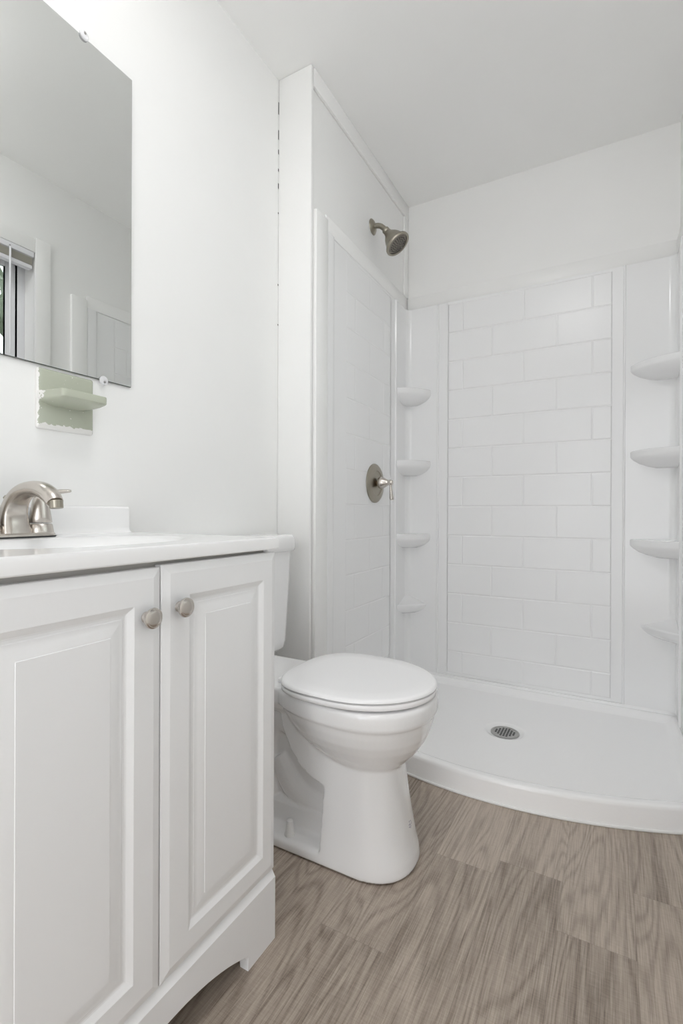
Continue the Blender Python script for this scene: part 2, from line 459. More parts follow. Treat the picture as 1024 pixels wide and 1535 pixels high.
struct(MB().box(XR + 0.125, XR + 1.6, -0.9, 2.4, -0.06, -0.001).build('ground', M['soil']), 'soil outside the window', 'ground')

# ------------------------------------------------------------------ vanity light and added ceiling fill lamp (above the picture edge)
vl = thing('vanity_light', 'vanity light bar with globe bulbs above the mirror', 'lamp', (XL, 0.545, 2.30))
MB().box(XL, XL + 0.03, 0.26, 0.83, 2.27, 2.37, 0.006).build('backplate', M['nickel'], vl)
for i in range(4):
    y = 0.33 + i * 0.1433
    so = MB().lathe([(0.024, 0), (0.024, 0.03), (0.018, 0.034)], (XL + 0.03, y, 2.32), (1, 0, 0), 24).build('socket', M['nickel'], vl)
    pr = [(0.0475 * math.sin(PI * k / 16), 0.034 + 0.0475 * (1 - math.cos(PI * k / 16))) for k in range(1, 16)]
    MB().lathe(pr, (XL + 0.03, y, 2.32), (1, 0, 0), 28).build('bulb', M['bulb'], so)
cl = thing('ceiling_fill_light', 'round flush dome lamp added unseen on the ceiling as fill light', 'lamp', (-0.25, 0.58, ZC))
MB().lathe([(0.215, 0), (0.215, -0.02), (0.205, -0.024)], (-0.25, 0.58, ZC), (0, 0, 1), 40).build('base', M['nickel'], cl)
MB().lathe([(0.20 * math.cos(a_ * PI / 16), -0.022 - 0.075 * math.sin(a_ * PI / 16)) for a_ in range(0, 8)], (-0.25, 0.58, ZC), (0, 0, 1), 40).build('dome', M['dome'], cl)

# ------------------------------------------------------------------ shower pan
pan = thing('shower_pan', 'low white acrylic shower pan with bowed front edge on the plank floor', 'shower pan', (-0.37, 2.0, 0))
PX0, PX1, PY1 = -0.9625, 0.2285, 2.4425
def yfront(x): return 1.549 + 0.42 * (x + 0.35) ** 2
DX, DY = -0.374, 2.017
def pz(x, ef, y):
    rd = math.hypot(x - DX, y - DY)
    zf = 0.031 + 0.008 * ss(0.05, 0.6, rd)
    z = max(zf + (0.072 - zf) * (1 - ss(0.012, 0.085, ef)),
            zf + (0.060 - zf) * (1 - ss(0.010, 0.05, PY1 - y)),
            zf + (0.060 - zf) * (1 - ss(0.006, 0.045, x - PX0)), zf + (0.060 - zf) * (1 - ss(0.006, 0.045, PX1 - x)))
    return z - 0.009 * (1 - ss(0.062, 0.073, rd))
NX = 150
tv = [0, 0.004, 0.010, 0.016] + [0.016 + 0.09 * k / 10 for k in range(1, 11)]
rows = []
def prow(fn): rows.append([fn(PX0 + (PX1 - PX0) * i / NX) for i in range(NX + 1)])
prow(lambda x: (x, yfront(x) + 0.03, 0.0))
prow(lambda x: (x, yfront(x) - 0.001, 0.0))
prow(lambda x: (x, yfront(x), 0.004))
prow(lambda x: (x, yfront(x) + 0.005, 0.060))
prow(lambda x: (x, yfront(x) + 0.007, 0.0672))
prow(lambda x: (x, yfront(x) + 0.011, 0.0712))
for t in tv: prow(lambda x, t=t: (x, yfront(x) + 0.017 + t, pz(x, t, yfront(x) + 0.017 + t)))
t0 = tv[-1]
NB = 110
for k in range(1, NB + 1):
    q_ = k / NB
    def fn(x, q_=q_):
        ya = yfront(x) + 0.017 + t0
        y = ya + (PY1 - ya) * q_
        return (x, y, pz(x, y - yfront(x) - 0.017, y))
    prow(fn)
prow(lambda x: (x, PY1, 0.0724))
prow(lambda x: (x, PY1 + 0.012, 0.0724))
prow(lambda x: (x, PY1 + 0.012, 0.0))
pm = MB(); nr = NX + 1
pm.add([p for r in rows for p in r], [(i * nr + j, i * nr + j + 1, (i + 1) * nr + j + 1, (i + 1) * nr + j) for i in range(len(rows) - 1) for j in range(NX)])
# side skirts
for j in (0, NX):
    for i in range(2, len(rows) - 4):
        a_, b_ = rows[i][j], rows[i + 1][j]
        if i >= 6: pm.add([a_, b_, (b_[0], b_[1], 0.0724), (a_[0], a_[1], 0.0724)], [(0, 1, 2, 3)])
        pm.add([a_, b_, (b_[0], b_[1], 0), (a_[0], a_[1], 0)], [(0, 1, 2, 3)])
base_pan = pm.build('basin', M['pan'], pan, 50)
ck = MB(); ckp = [(PX0 + 0.004 + (PX1 - PX0 - 0.008) * i / 60) for i in range(61)]
ck.tube([(x, yfront(x) - 0.001, 0.0035) for x in ckp], 0.0045, 8, (0, 0, 1))
ck.build('caulk_bead', M['caulk'], pan)
dr = MB(); zd = 0.0225
dr.lathe([(0.054, 0.0), (0.054, 0.0035), (0.052, 0.005), (0.046, 0.005), (0.0455, 0.0035), (0.001, 0.0035)], (DX, DY, zd), (0, 0, 1), 48)
dro = dr.build('drain_cover', M['steel'], pan)
ho = MB(); hs = 0.0112
for ix in range(-3, 4):
    for iy in range(-3, 4):
        if math.hypot(ix, iy) > 3.2: continue
        ho.box(DX + ix * hs - 0.0036, DX + ix * hs + 0.0036, DY + iy * hs - 0.0036, DY + iy * hs + 0.0036, zd + 0.0022, zd + 0.0039)
ho.build('drain_holes', M['dark'], dro, 0)

# ------------------------------------------------------------------ shower surround
sur = thing('shower_surround', 'glossy white acrylic shower surround moulded with brick tiles and corner shelves', 'shower surround', (-0.37, 2.2, 0.0728))
ZS0, ZS1 = 0.0738, 1.967
YP = 2.443; XPL = -0.963; XPR = 0.229
TH = 0.1468; TW = 0.29; TZ0 = 0.048

def tile_panel(mb, u0, u1, joints_even, P, uflat0, uflat1, depth):
    """relief of running-bond tiles between u0 and u1; P(u, z, h) maps to world; h = height out of the panel."""
    h1, h0, bv = 0.0, -depth, 0.0045
    kz = 0; zs = ZS0
    rowsz = []
    k = 0
    while True:
        za = max(ZS0 + 0.012, TZ0 + k * TH); zb = min(ZS1 - 0.012, TZ0 + (k + 1) * TH)
        if za >= ZS1 - 0.03: break
        if zb - za > 0.025: rowsz.append((k, za, zb))
        k += 1
    gz = 0.0012
    # flat frame around the tile field
    zt0, zt1 = rowsz[0][1], rowsz[-1][2]
    def quad(a, b, c_, d, ha, hb, hc, hd):
        mb.add([P(*a, ha), P(*b, hb), P(*c_, hc), P(*d, hd)], [(0, 1, 2, 3)])
    quad((uflat0, ZS0), (u0, ZS0), (u0, ZS1), (uflat0, ZS1), h1, h1, h1, h1)
    quad((u1, ZS0), (uflat1, ZS0), (uflat1, ZS1), (u1, ZS1), h1, h1, h1, h1)
    quad((u0, ZS0), (u1, ZS0), (u1, zt0), (u0, zt0), h1, h1, h0, h0)
    quad((u0, zt1), (u1, zt1), (u1, ZS1), (u0, ZS1), h0, h0, h1, h1)
    for k, za, zb in rowsz:
        js = joints_even if k % 2 == 0 else [j + TW / 2 for j in joints_even]
        # the whole lattice
        allj = []
        for j in js:
            q_ = j
            while q_ > u0: q_ -= TW
            while q_ < u1:
                if q_ > u0 + 0.006 and q_ < u1 - 0.006: allj.append(round(q_, 5))
                q_ += TW
        us_ = [u0] + sorted(set(allj)) + [u1]
        for a_, b_ in zip(us_[:-1], us_[1:]):
            la = gz; ra = gz
            o_ = [(a_, za), (b_, za), (b_, zb), (a_, zb)]
            r1 = [(a_ + la, za + gz), (b_ - ra, za + gz), (b_ - ra, zb - gz), (a_ + la, zb - gz)]
            r2 = [(p + dx, q2 + dz) for (p, q2), (dx, dz) in zip(r1, ((bv * .5, bv * .5), (-bv * .5, bv * .5), (-bv * .5, -bv * .5), (bv * .5, -bv * .5)))]
            r3 = [(p + dx, q2 + dz) for (p, q2), (dx, dz) in zip(r1, ((bv, bv), (-bv, bv), (-bv, -bv), (bv, -bv)))]
            lev = [(o_, h0), (r1, h0), (r2, h0 * 0.3), (r3, h1)]
            vs = []
            for rg, h in lev:
                for i, p in enumerate(rg):
                    vs.append(P(p[0], p[1], h))
            fs = []
            for L in range(3):
                for i in range(4):
                    j2 = (i + 1) % 4
                    fs.append((L * 4 + i, L * 4 + j2, L * 4 + 4 + j2, L * 4 + 4 + i))
            fs.append((12, 13, 14, 15))
            mb.add(vs, fs)

def back_P(u, z, h): return (u, YP - h, z)
def left_P(u, z, h): return (XPL + h, u, z)
def right_P(u, z, h): return (XPR - h, u, z)
bpm = MB(); tile_panel(bpm, -0.741, -0.008, [-0.375], back_P, -0.800, 0.046, 0.0023)
bpm.build('back_panel', M['panel'], sur, 0)
for side, P in ((0, left_P), (1, right_P)):
    sp_ = MB(); tile_panel(sp_, 1.768, 2.228, [1.994], P, 1.612, 2.300, 0.0012)
    # rolled front flange and step down to the flat panel
    prof = [(1.602, -0.008), (1.602, 0.006), (1.606, 0.0095), (1.640, 0.0095), (1.652, 0.008), (1.662, 0.002), (1.668, 0.0), (1.672, -0.008)]
    sp_.loft([[P(u, z, h) for u, h in prof] for z in (ZS0, ZS1)], True, True, True)
    sp_.build('side_panel', M['panel'], sur, 0)

def tower(side):
    sx = 1 if side == 0 else -1
    X0 = XPL if side == 0 else XPR
    def W(a_, b_, z): # a_: distance from the side panel along x, b_: distance from the back panel along -y
        return (X0 + sx * a_, YP - b_, z)
    A1, B1 = (0.171, 0.157) if side == 0 else (0.190, 0.157)
    rf = 0.030; t_ = 0.006
    pl = []
    def bead(c_, n_=7, r=0.0042, horiz=True):
        out = []
        for k in range(n_ + 1):
            an = PI * k / n_
            out.append((c_ + r * math.cos(an) * -1, t_ * 0.4 + r * 1.25 * math.sin(an)))
        return out
    # along side wall from front to corner: (a = thickness, b = distance)
    path = [(-0.004, B1 + 0.006), (0.001, B1 + 0.0055)]
    for d, h in bead(B1): path.append((h, 2 * B1 - d - B1 + (B1 - B1)) if False else (h, B1 - (d - B1)))
    path.append((t_ * 0.4, B1 - 0.009)); 
    for k in range(9):
        an = PI / 2 * k / 8
        path.append((t_ * 0.4 + rf - rf * math.cos(an), t_ * 0.4 + rf - rf * math.sin(an)))
    path.append((A1 - 0.009, t_ * 0.4))
    for d, h in bead(A1): path.append((d, h))
    path += [(A1 + 0.0055, 0.001), (A1 + 0.006, -0.004)]
    rings_ = [[W(a_, b_, z) for a_, b_ in path] for z in (ZS0 - 0.001, ZS1 - 0.001)]
    m_ = MB(); m_.loft(rings_, False, False, False)
    to = m_.build('corner_tower', M['acrylic'], sur, 60)
    # shelves
    def shelf(z, L1, L2, th, drop, tri):
        # L1 along side wall (b), L2 along back wall (a)
        e_ = t_ * 0.4 - 0.001
        n_ = 18
        front = []
        for k in range(n_ + 1):
            t = k / n_
            if tri:
                p = Vector((e_, L1)).lerp(Vector((L2, e_)), t); bow = 0.006 * math.sin(PI * t)
                p += Vector((L1, L2)).normalized() * bow
            else:
                an = PI / 2 * t
                ex = 2.0 / 1.9
                p = Vector((e_ + (L2 - e_) * math.sin(an) ** ex, e_ + (L1 - e_) * math.cos(an) ** ex))
                # flatten the quarter round towards the chord
                ch = Vector((e_, L1)).lerp(Vector((L2, e_)), t)
                p = p.lerp(ch, 0.35)
            front.append(p)
        cor = Vector((e_, e_))
        def outline(s_, dz):
            return [W(*(cor + (p - cor) * s_), z + dz) for p in front] + [W(e_, e_, z + dz + (0.042 if tri and dz > -0.004 else 0.0))]
        rg = [outline(0.90, 0.0), outline(0.965, 0.0), outline(0.992, -0.002), outline(1.0, -0.007), outline(1.0, -th + 0.006), outline(0.985, -th),
              outline(0.93, -th - drop * 0.22), outline(0.80, -th - drop * 0.55), outline(0.60, -th - drop * 0.85), outline(0.42, -th - drop)]
        s_ = MB(); s_.loft(list(reversed(rg)), True, True, True)
        return s_.build('corner_shelf', M['acrylic'], to, 50)
    s1 = 0.142; s2 = 0.134 if side == 0 else 0.168
    for z in (1.530, 1.162, 0.787): shelf(z, s1, s2, 0.030, 0.045, False)
    shelf(0.424, 0.130, 0.114 if side == 0 else 0.128, 0.012, 0.042, True)
tower(0); tower(1)

# ------------------------------------------------------------------ shower valve and shower head
vy, vz, vx = 2.045, 1.030, XPL + 0.0005
va = thing('shower_valve', 'round brushed nickel shower valve with a small lever on the left panel', 'shower valve', (vx, vy, vz))
MB().lathe([(0.090, 0), (0.0895, 0.004), (0.084, 0.009), (0.070, 0.0115), (0.059, 0.0130), (0.057, 0.0095), (0.052, 0.0090), (0.030, 0.012), (0.001, 0.013)], (vx, vy, vz), (1, 0, 0), 56).build('trim_plate', M['nickel_dark'], va)
MB().lathe([(0.013, 0.012), (0.013, 0.034)], (vx, vy, vz), (1, 0, 0), 24).build('stem', M['brass'], va)
ha = MB().lathe([(0.012, 0.023), (0.0255, 0.024), (0.0272, 0.028), (0.0265, 0.037), (0.0235, 0.048), (0.0165, 0.060), (0.0120, 0.068), (0.0125, 0.074), (0.0138, 0.081), (0.011, 0.088), (0.001, 0.090)], (vx, vy, vz + 0.002), (1, 0, 0), 32).build('handle', M['nickel'], va, 50)
MB().tube([(vx + 0.080, vy, vz - 0.002), (vx + 0.081, vy, vz - 0.018), (vx + 0.083, vy, vz - 0.045), (vx + 0.0855, vy, vz - 0.070), (vx + 0.086, vy, vz - 0.077)], [0.0068, 0.0064, 0.0085, 0.0115, 0.0095], 16, (0, 1, 0), 0.8, sub=4).build('lever', M['nickel'], ha)

hx, hy, hz = XS + 0.0005, 2.030, 2.205
sh = thing('showerhead', 'bell shaped aged nickel shower head on a bent arm high in the shower', 'shower head', (hx, hy, hz))
MB().lathe([(0.035, 0), (0.034, 0.003), (0.028, 0.008), (0.015, 0.012), (0.012, 0.013)], (hx, hy, hz), (1, 0, 0), 36).build('escutcheon', M['nickel_dark'], sh)
AX = Vector((0.60, 0.06, -0.80)).normalized()
J = Vector((-0.908, hy, 2.1755))
MB().tube([(hx + 0.008, hy, hz), (hx + 0.025, hy, hz - 0.001), (hx + 0.042, hy, hz - 0.008), tuple(J - AX * 0.004), tuple(J + AX * 0.008)], 0.0115, 18, (0, 1, 0), sub=5).build('arm', M['nickel_dark'], sh)
hd = MB().lathe([(0.013, -0.002), (0.0165, 0.002), (0.0165, 0.012), (0.0145, 0.016), (0.018, 0.020), (0.0185, 0.026), (0.024, 0.034), (0.034, 0.048), (0.041, 0.062), (0.046, 0.076), (0.053, 0.086), (0.0585, 0.092), (0.0595, 0.098), (0.057, 0.1025), (0.052, 0.1035), (0.048, 0.101), (0.047, 0.096), (0.001, 0.096)], tuple(J), tuple(AX), 48).build('bell', M['nickel_dark'], sh)
fc = MB().lathe([(0.0455, 0.094), (0.0455, 0.0985), (0.044, 0.0998), (0.001, 0.1012)], tuple(J), tuple(AX), 40).build('spray_face', M['face'], hd)
nzb = MB(); u_ = AX.orthogonal().normalized(); w_ = AX.cross(u_)
for rr, cn in ((0.0075, 5), (0.0165, 10), (0.0255, 15), (0.035, 20)):
    for k in range(cn):
        an = 2 * PI * (k + rr * 30) / cn
        cpt = J + AX * 0.0985 + (u_ * math.cos(an) + w_ * math.sin(an)) * rr
        nzb.lathe([(0.0024, 0), (0.0022, 0.0036), (0.0012, 0.0044)], tuple(cpt), tuple(AX), 8)
nzb.build('nozzles', M['nozzle'], fc)

# ------------------------------------------------------------------ toilet
TY = 1.175
toi = thing('toilet', 'white round-front two-piece toilet with closed lid between vanity and shower', 'toilet', (-0.72, TY, 0))

def evaluated(me, mods):
    ob = bpy.data.objects.new('tmp', me); COL.objects.link(ob); extra = []
    for typ, kw in mods:
        md = ob.modifiers.new(typ, typ)
        for k, v in kw.items():
            if k == 'cutter':
                co = bpy.data.objects.new('tmpc', v); COL.objects.link(co); md.object = co; extra.append(co)
            else: setattr(md, k, v)
    bpy.context.view_layer.update()
    dg = bpy.context.evaluated_depsgraph_get()
    res = bpy.data.meshes.new_from_object(ob.evaluated_get(dg))
    for x in [ob] + extra: bpy.data.objects.remove(x)
    return res

# pedestal skirt with the side recesses cut away
ped = MB()
CX = -0.565
Z0 = 0.003
secs = [(Z0, 0.130, 0.42, 0.116), (0.008, 0.132, 0.42, 0.118), (0.03, 0.129, 0.415, 0.116), (0.06, 0.121, 0.41, 0.112), (0.117, 0.110, 0.40, 0.106), (0.182, 0.099, 0.39, 0.100), (0.245, 0.090, 0.385, 0.096), (0.285, 0.086, 0.38, 0.096), (0.36, 0.08, 0.38, 0.10)]
ped.loft([ering(CX, TY, z, af, ab, w, 64, 2.35) for z, af, ab, w in secs])
pedm = ped.mesh('ped')
cut = MB()
arch = [(-0.653, 0.026), (-0.649, 0.195), (-0.680, 0.202), (-0.722, 0.222), (-0.760, 0.258), (-0.788, 0.308), (-0.80, 0.37), (-1.2, 0.37), (-1.2, 0.026)]
for s_ in (-1, 1):
    cut.prism(arch, 'y', TY + s_ * 0.036, TY + s_ * 0.25)
pedc = evaluated(pedm, [('BOOLEAN', dict(operation='DIFFERENCE', solver='EXACT', cutter=cut.mesh('cut')))])
body = MB()
body.add([v.co[:] for v in pedc.vertices], [tuple(p.vertices) for p in pedc.polygons])
# bowl
bsec = [(0.225, 0.066, 0.085, 0.064, 2.0), (0.243, 0.085, 0.110, 0.080, 2.0), (0.262, 0.104, 0.142, 0.098, 2.0), (0.290, 0.130, 0.185, 0.123, 2.0), (0.318, 0.149, 0.216, 0.143, 2.05), (0.342, 0.160, 0.236, 0.156, 2.1),
        (0.366, 0.167, 0.252, 0.164, 2.15), (0.3855, 0.1715, 0.264, 0.1690, 2.2), (0.389, 0.1748, 0.272, 0.1722, 2.25), (0.394, 0.1760, 0.275, 0.1735, 2.25), (0.410, 0.1765, 0.276, 0.1745, 2.25), (0.425, 0.176, 0.276, 0.174, 2.25), (0.431, 0.171, 0.270, 0.169, 2.25)]
body.loft([ering(CX, TY, z, af, ab, w_, 72, e_) for z, af, ab, w_, e_ in bsec])
# tank deck
body.loft([rrect(-1.085, -0.74, TY - hw, TY + hw, z, 0.04) for z, hw in ((0.35, 0.085), (0.37, 0.105), (0.39, 0.118), (0.424, 0.122), (0.431, 0.118))])
# trapway
body.tube([(-0.62, TY, 0.20), (-0.70, TY, 0.230), (-0.78, TY, 0.30), (-0.84, TY, 0.315), (-0.885, TY, 0.265), (-0.890, TY, 0.18), (-0.885, TY, 0.06)], [0.046, 0.052, 0.058, 0.060, 0.060, 0.062, 0.066], 28, (0, 1, 0), sub=5)
body.tube([(-0.66, TY, 0.095), (-0.73, TY, 0.10), (-0.79, TY, 0.13), (-0.84, TY, 0.20)], [0.046, 0.052, 0.055, 0.05], 24, (0, 1, 0), sub=4)
# foot plate behind the front column
body.loft([rrect(-0.985, -0.60, TY - hw, TY + hw, z, 0.05) for z, hw in ((Z0, 0.115), (0.008, 0.117), (0.022, 0.116), (0.028, 0.112), (0.032, 0.104), (0.034, 0.080), (0.040, 0.066), (0.085, 0.056), (0.095, 0.04))])
bm0 = body.mesh('body')
bm1 = evaluated(bm0, [('REMESH', dict(mode='VOXEL', voxel_size=0.0034)), ('SMOOTH', dict(factor=0.5, iterations=4))])
tg = Vector(ORG[toi.name])
for v in bm1.vertices: v.co -= tg
bm1.materials.clear()
bowl = link('bowl', bm1, M['porcelain_mark'], toi, 60)
# faint blue printed mark on the pedestal front
dg = None
# tank
tk = MB()
tk.loft([rrect(-1.09, xf, TY - hw, TY + hw, z, r) for z, xf, hw, r in ((0.434, -0.985, 0.156, 0.02), (0.437, -0.972, 0.171, 0.022), (0.447, -0.964, 0.183, 0.025), (0.47, -0.961, 0.188, 0.026), (0.62, -0.957, 0.197, 0.026), (0.766, -0.953, 0.205, 0.026))])
tko = tk.build('tank', M['porcelain'], toi, 60)
ld = MB()
def lidring(z, d, r):
    r = r * 0.55
    return rrect(-1.098 + d, -0.941 - d, TY - 0.216 + d, TY + 0.216 - d, z, r)
ld.loft([lidring(0.767, 0.006, 0.04), lidring(0.770, 0.003, 0.042), lidring(0.780, 0.0, 0.045), lidring(0.800, 0.0, 0.045), lidring(0.812, 0.002, 0.045), lidring(0.818, 0.006, 0.042), lidring(0.8215, 0.014, 0.036), lidring(0.8225, 0.05, 0.02)])
ld.build('tank_lid', M['porcelain'], toi, 60)
lv = MB().lathe([(0.013, 0), (0.013, 0.006), (0.008, 0.010)], (-0.956, TY - 0.15, 0.715), (1, 0, 0), 20)
lv.tube([(-0.944, TY - 0.15, 0.715), (-0.938, TY - 0.13, 0.713), (-0.936, TY - 0.085, 0.708)], [0.006, 0.0065, 0.008], 12, (0, 0, 1), sub=3)
lv.build('flush_lever', M['bolt'], toi)
SC = -0.592
def eggs(z, d, ab=0.197):
    # round front, squarer back towards the hinges
    out = []
    for k in range(96):
        t = 2 * PI * k / 96; c, s_ = math.cos(t), math.sin(t)
        if c >= 0: x = c * (0.2045 - d); y = s_ * (0.1785 - d)
        else:
            x = -abs(c) ** (2 / 3.6) * (ab - d); y = math.copysign(abs(s_) ** (2 / 2.7), s_) * (0.1785 - d) 
        out.append(Vector((SC + x, TY + y, z)))
    return out
se = MB()
se.loft([eggs(0.4355, 0.012), eggs(0.4360, 0.005), eggs(0.4385, 0.0015), eggs(0.4460, 0.0005), eggs(0.4495, 0.002), eggs(0.4503, 0.009)])
se.build('seat_ring', M['seat'], toi, 50)
le = MB()
le.loft([eggs(0.4528, 0.008), eggs(0.4532, 0.003), eggs(0.4550, 0.0), eggs(0.4590, 0.0005), eggs(0.4620, 0.004), eggs(0.4637, 0.010), eggs(0.4645, 0.05), eggs(0.4648, 0.12)])
le.build('seat_lid', M['seat'], toi, 50)
for s_ in (-1, 1):
    hg = MB(); yc = TY + s_ * 0.072
    hg.box(-0.803, -0.772, yc - 0.018, yc + 0.018, 0.4305, 0.4455, 0.005, 2)
    hg.build('hinge', M['seat'], toi)
for s_ in (-1, 1):
    MB().lathe([(0.0145, 0.0), (0.0145, 0.003), (0.0120, 0.006), (0.0092, 0.033), (0.0080, 0.038), (0.004, 0.040)], (-0.757, TY + s_ * 0.092, 0.0325), (0, 0, 1), 24).build('bolt_cap', M['bolt'], toi)

# ------------------------------------------------------------------ vanity cabinet
VX = -0.6213; VY0, VY1 = 0.239, 0.836; VC = 0.5375
van = thing('vanity_cabinet', 'white two-door vanity cabinet with raised panels and arched toe board', 'cabinet', (-0.86, VC, 0))
bx = MB()
bx.box(XL + 0.002, VX - 0.0205, VY1 - 0.016, VY1 - 0.0015, 0.0, 0.8205, 0.001)
bx.build('side_panel', M['foil'], van); bx = MB()
bx.box(XL + 0.002, VX - 0.0205, VY0 + 0.0015, VY0 + 0.016, 0.0, 0.8205, 0.001)
bx.build('side_panel', M['foil'], van)
MB().box(XL + 0.002, VX - 0.0255, VY0 + 0.016, VY1 - 0.016, 0.115, 0.130).build('bottom_shelf', M['foil'], van)
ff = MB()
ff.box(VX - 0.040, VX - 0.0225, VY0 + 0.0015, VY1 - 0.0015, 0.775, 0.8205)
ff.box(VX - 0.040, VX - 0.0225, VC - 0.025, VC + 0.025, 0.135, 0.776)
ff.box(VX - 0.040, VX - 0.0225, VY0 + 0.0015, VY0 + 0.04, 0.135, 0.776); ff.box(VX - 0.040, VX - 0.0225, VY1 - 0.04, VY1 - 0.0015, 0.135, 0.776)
ff.build('face_frame', M['frame_shade'], van, 0)
# toe board with the arch
tb = MB()
zt = 0.1438
def archz(y):
    t = (y - VC) / (0.7445 - VC)
    return 0.028 + 0.047 * (1 - abs(t) ** 2.2)
pts = [(VY0, 0.0), (VC - (0.749 - VC), 0.0), (VC - 0.2095, 0.022)]
pts += [(VC + (0.2065) * (k / 24 * 2 - 1), archz(VC + 0.2065 * (k / 24 * 2 - 1))) for k in range(25)]
pts += [(VC + 0.2095, 0.022), (0.749, 0.0), (VY1, 0.0), (VY1, zt), (VY0, zt)]
n_ = len(pts)
def shrink(p, d):
    y, z = p
    if z >= zt - 1e-6: z = zt - d
    elif z > 0.001 or abs(y - VC) < 0.215:
        # move away from the cut-out
        if z > 0.001: z += d * 0.55
        y += d * 0.55 * (1 if y > VC + 0.19 else (-1 if y < VC - 0.19 else 0))
    return (y, z)
back = [(VX - 0.020, *p) for p in pts]
f1 = [(VX - 0.0075, *p) for p in pts]
f2 = [(VX, *((p[0], zt - 0.014) if p[1] >= zt - 1e-6 else shrink(p, 0.006) if p[1] > 0.001 and abs(p[0] - VC) < 0.215 else p)) for p in pts]
f1 = [(VX - 0.0035 if p[1] < zt - 1e-6 else VX - 0.009, *p) for p in pts]
tb.loft([back, f1, f2])
tb.build('toe_board', M['foil'], van, 30)
def door(y0, y1, z0, z1, hinge_right, knob_y, knob_z, iL, iR):
    iT, iB = 0.0545, 0.0475
    def R(l, r, t, b, x): return [(x, y0 + l, z0 + b), (x, y1 - r, z0 + b), (x, y1 - r, z1 - t), (x, y0 + l, z1 - t)]
    X = VX
    rg = [R(0, 0, 0, 0, X - 0.019), R(0, 0, 0, 0, X - 0.005), R(.0012, .0012, .0012, .0012, X - 0.0036), R(.015, .015, .015, .015, X)]
    def inset(d, x): return R(iL + d, iR + d, iT + d, iB + d, x)
    rg += [inset(-0.0005, X), inset(0.002, X - 0.0012), inset(0.009, X - 0.0055), inset(0.0115, X - 0.0062), inset(0.015, X - 0.0062), inset(0.0165, X - 0.0053), inset(0.019, X - 0.0050),
           inset(0.024, X - 0.0040), inset(0.036, X - 0.0016), inset(0.0378, X - 0.0016), inset(0.0385, X - 0.0008)]
    m_ = MB(); m_.loft([list(map(Vector, r)) for r in rg])
    do = m_.build('door', M['foil'], van, 12)
    kx = X
    kn = MB().lathe([(0.0085, 0.0), (0.0078, 0.003), (0.0066, 0.006), (0.0072, 0.009), (0.0108, 0.0118), (0.0150, 0.0140), (0.0160, 0.0162), (0.0154, 0.0188), (0.0132, 0.0204), (0.0124, 0.0203), (0.0118, 0.0209), (0.006, 0.0217), (0.001, 0.022)], (kx, knob_y, knob_z), (1, 0, 0), 36)
    kn.build('knob', M['nickel'], do, 40)
    return do
door(VY0, 0.5362, 0.1475, 0.8112, False, 0.5065, 0.7380, 0.044, 0.0505)
door(0.5388, VY1, 0.1475, 0.8140, True, 0.5715, 0.7435, 0.0555, 0.0425)

# ------------------------------------------------------------------ vanity top with basin
top = thing('countertop', 'glossy white sink top with moulded basin and backsplash on the vanity', 'countertop', (-0.86, VC, 0.8215))
CX0, CX1, CY0, CY1, CZ0, CZ1 = XL + 0.001, -0.6165, 0.234, 0.8385, 0.8212, 0.8452
bcx, bcy, ba, bb = -0.835, VC, 0.150, 0.215
tm = MB()
# top surface as a grid with the basin pressed in
NXg, NYg = 90, 110
def tz(x, y):
    r = math.sqrt(((x - bcx) / ba) ** 2 + ((y - bcy) / bb) ** 2)
    z = CZ1
    z -= 0.125 * (1 - ss(0.30, 1.0, r))
    return z
xs = [CX0 + (CX1 - 0.006 - CX0) * i / NXg for i in range(NXg + 1)]
ys = [CY0 + 0.004 + (CY1 - 0.008 - CY0) * j / NYg for j in range(NYg + 1)]
gv = [(x, y, tz(x, y)) for x in xs for y in ys]
tm.add(gv, [(i * (NYg + 1) + j, (i + 1) * (NYg + 1) + j, (i + 1) * (NYg + 1) + j + 1, i * (NYg + 1) + j + 1) for i in range(NXg) for j in range(NYg)])
# rim walls
def ring_at(dx, dy, z):
    x0, x1, y0, y1 = CX0, CX1 - dx, CY0 + dy, CY1 - dy
    out = [(x0 + (x1 - x0) * i / NXg, y0, z) for i in range(NXg)] + [(x1, y0 + (y1 - y0) * j / NYg, z) for j in range(NYg)]
    out += [(x1 - (x1 - x0) * i / NXg, y1, z) for i in range(NXg)] + [(x0, y1 - (y1 - y0) * j / NYg, z) for j in range(NYg)]
    return out
tm.loft([ring_at(0.006, 0.004, CZ1), ring_at(0.002, 0.0013, CZ1 - 0.0015), ring_at(0, 0, CZ1 - 0.006), ring_at(0, 0, CZ0 + 0.002), ring_at(0.002, 0.002, CZ0)], False, False)
# underside: a flange around the bowl and the bowl itself
zz = CZ0
tm.loft([ring_at(0.002, 0.002, CZ0), ring_at(0.03, 0.03, CZ0)], False, False)
tb_ = tm.build('counter_slab', M['marble'], top, 40)
bsl = MB()
prf = [(XL + 0.001, CZ1 - 0.002), (XL + 0.001, 0.9105), (XL + 0.013, 0.9105), (XL + 0.018, 0.9085), (XL + 0.0195, 0.904), (XL + 0.0203, 0.858), (XL + 0.022, 0.851), (XL + 0.026, 0.8468), (XL + 0.031, CZ1 - 0.0002), (XL + 0.031, CZ1 - 0.002)]
bsl.prism(prf, 'y', CY0 + 0.003, CY1 - 0.003)
bsl.build('backsplash', M['marble'], top, 50)
MB().lathe([(0.022, 0), (0.022, 0.003), (0.016, 0.004), (0.001, 0.002)], (bcx, bcy, CZ1 - 0.1275), (0, 0, 1), 28).build('sink_drain', M['nickel'], top)

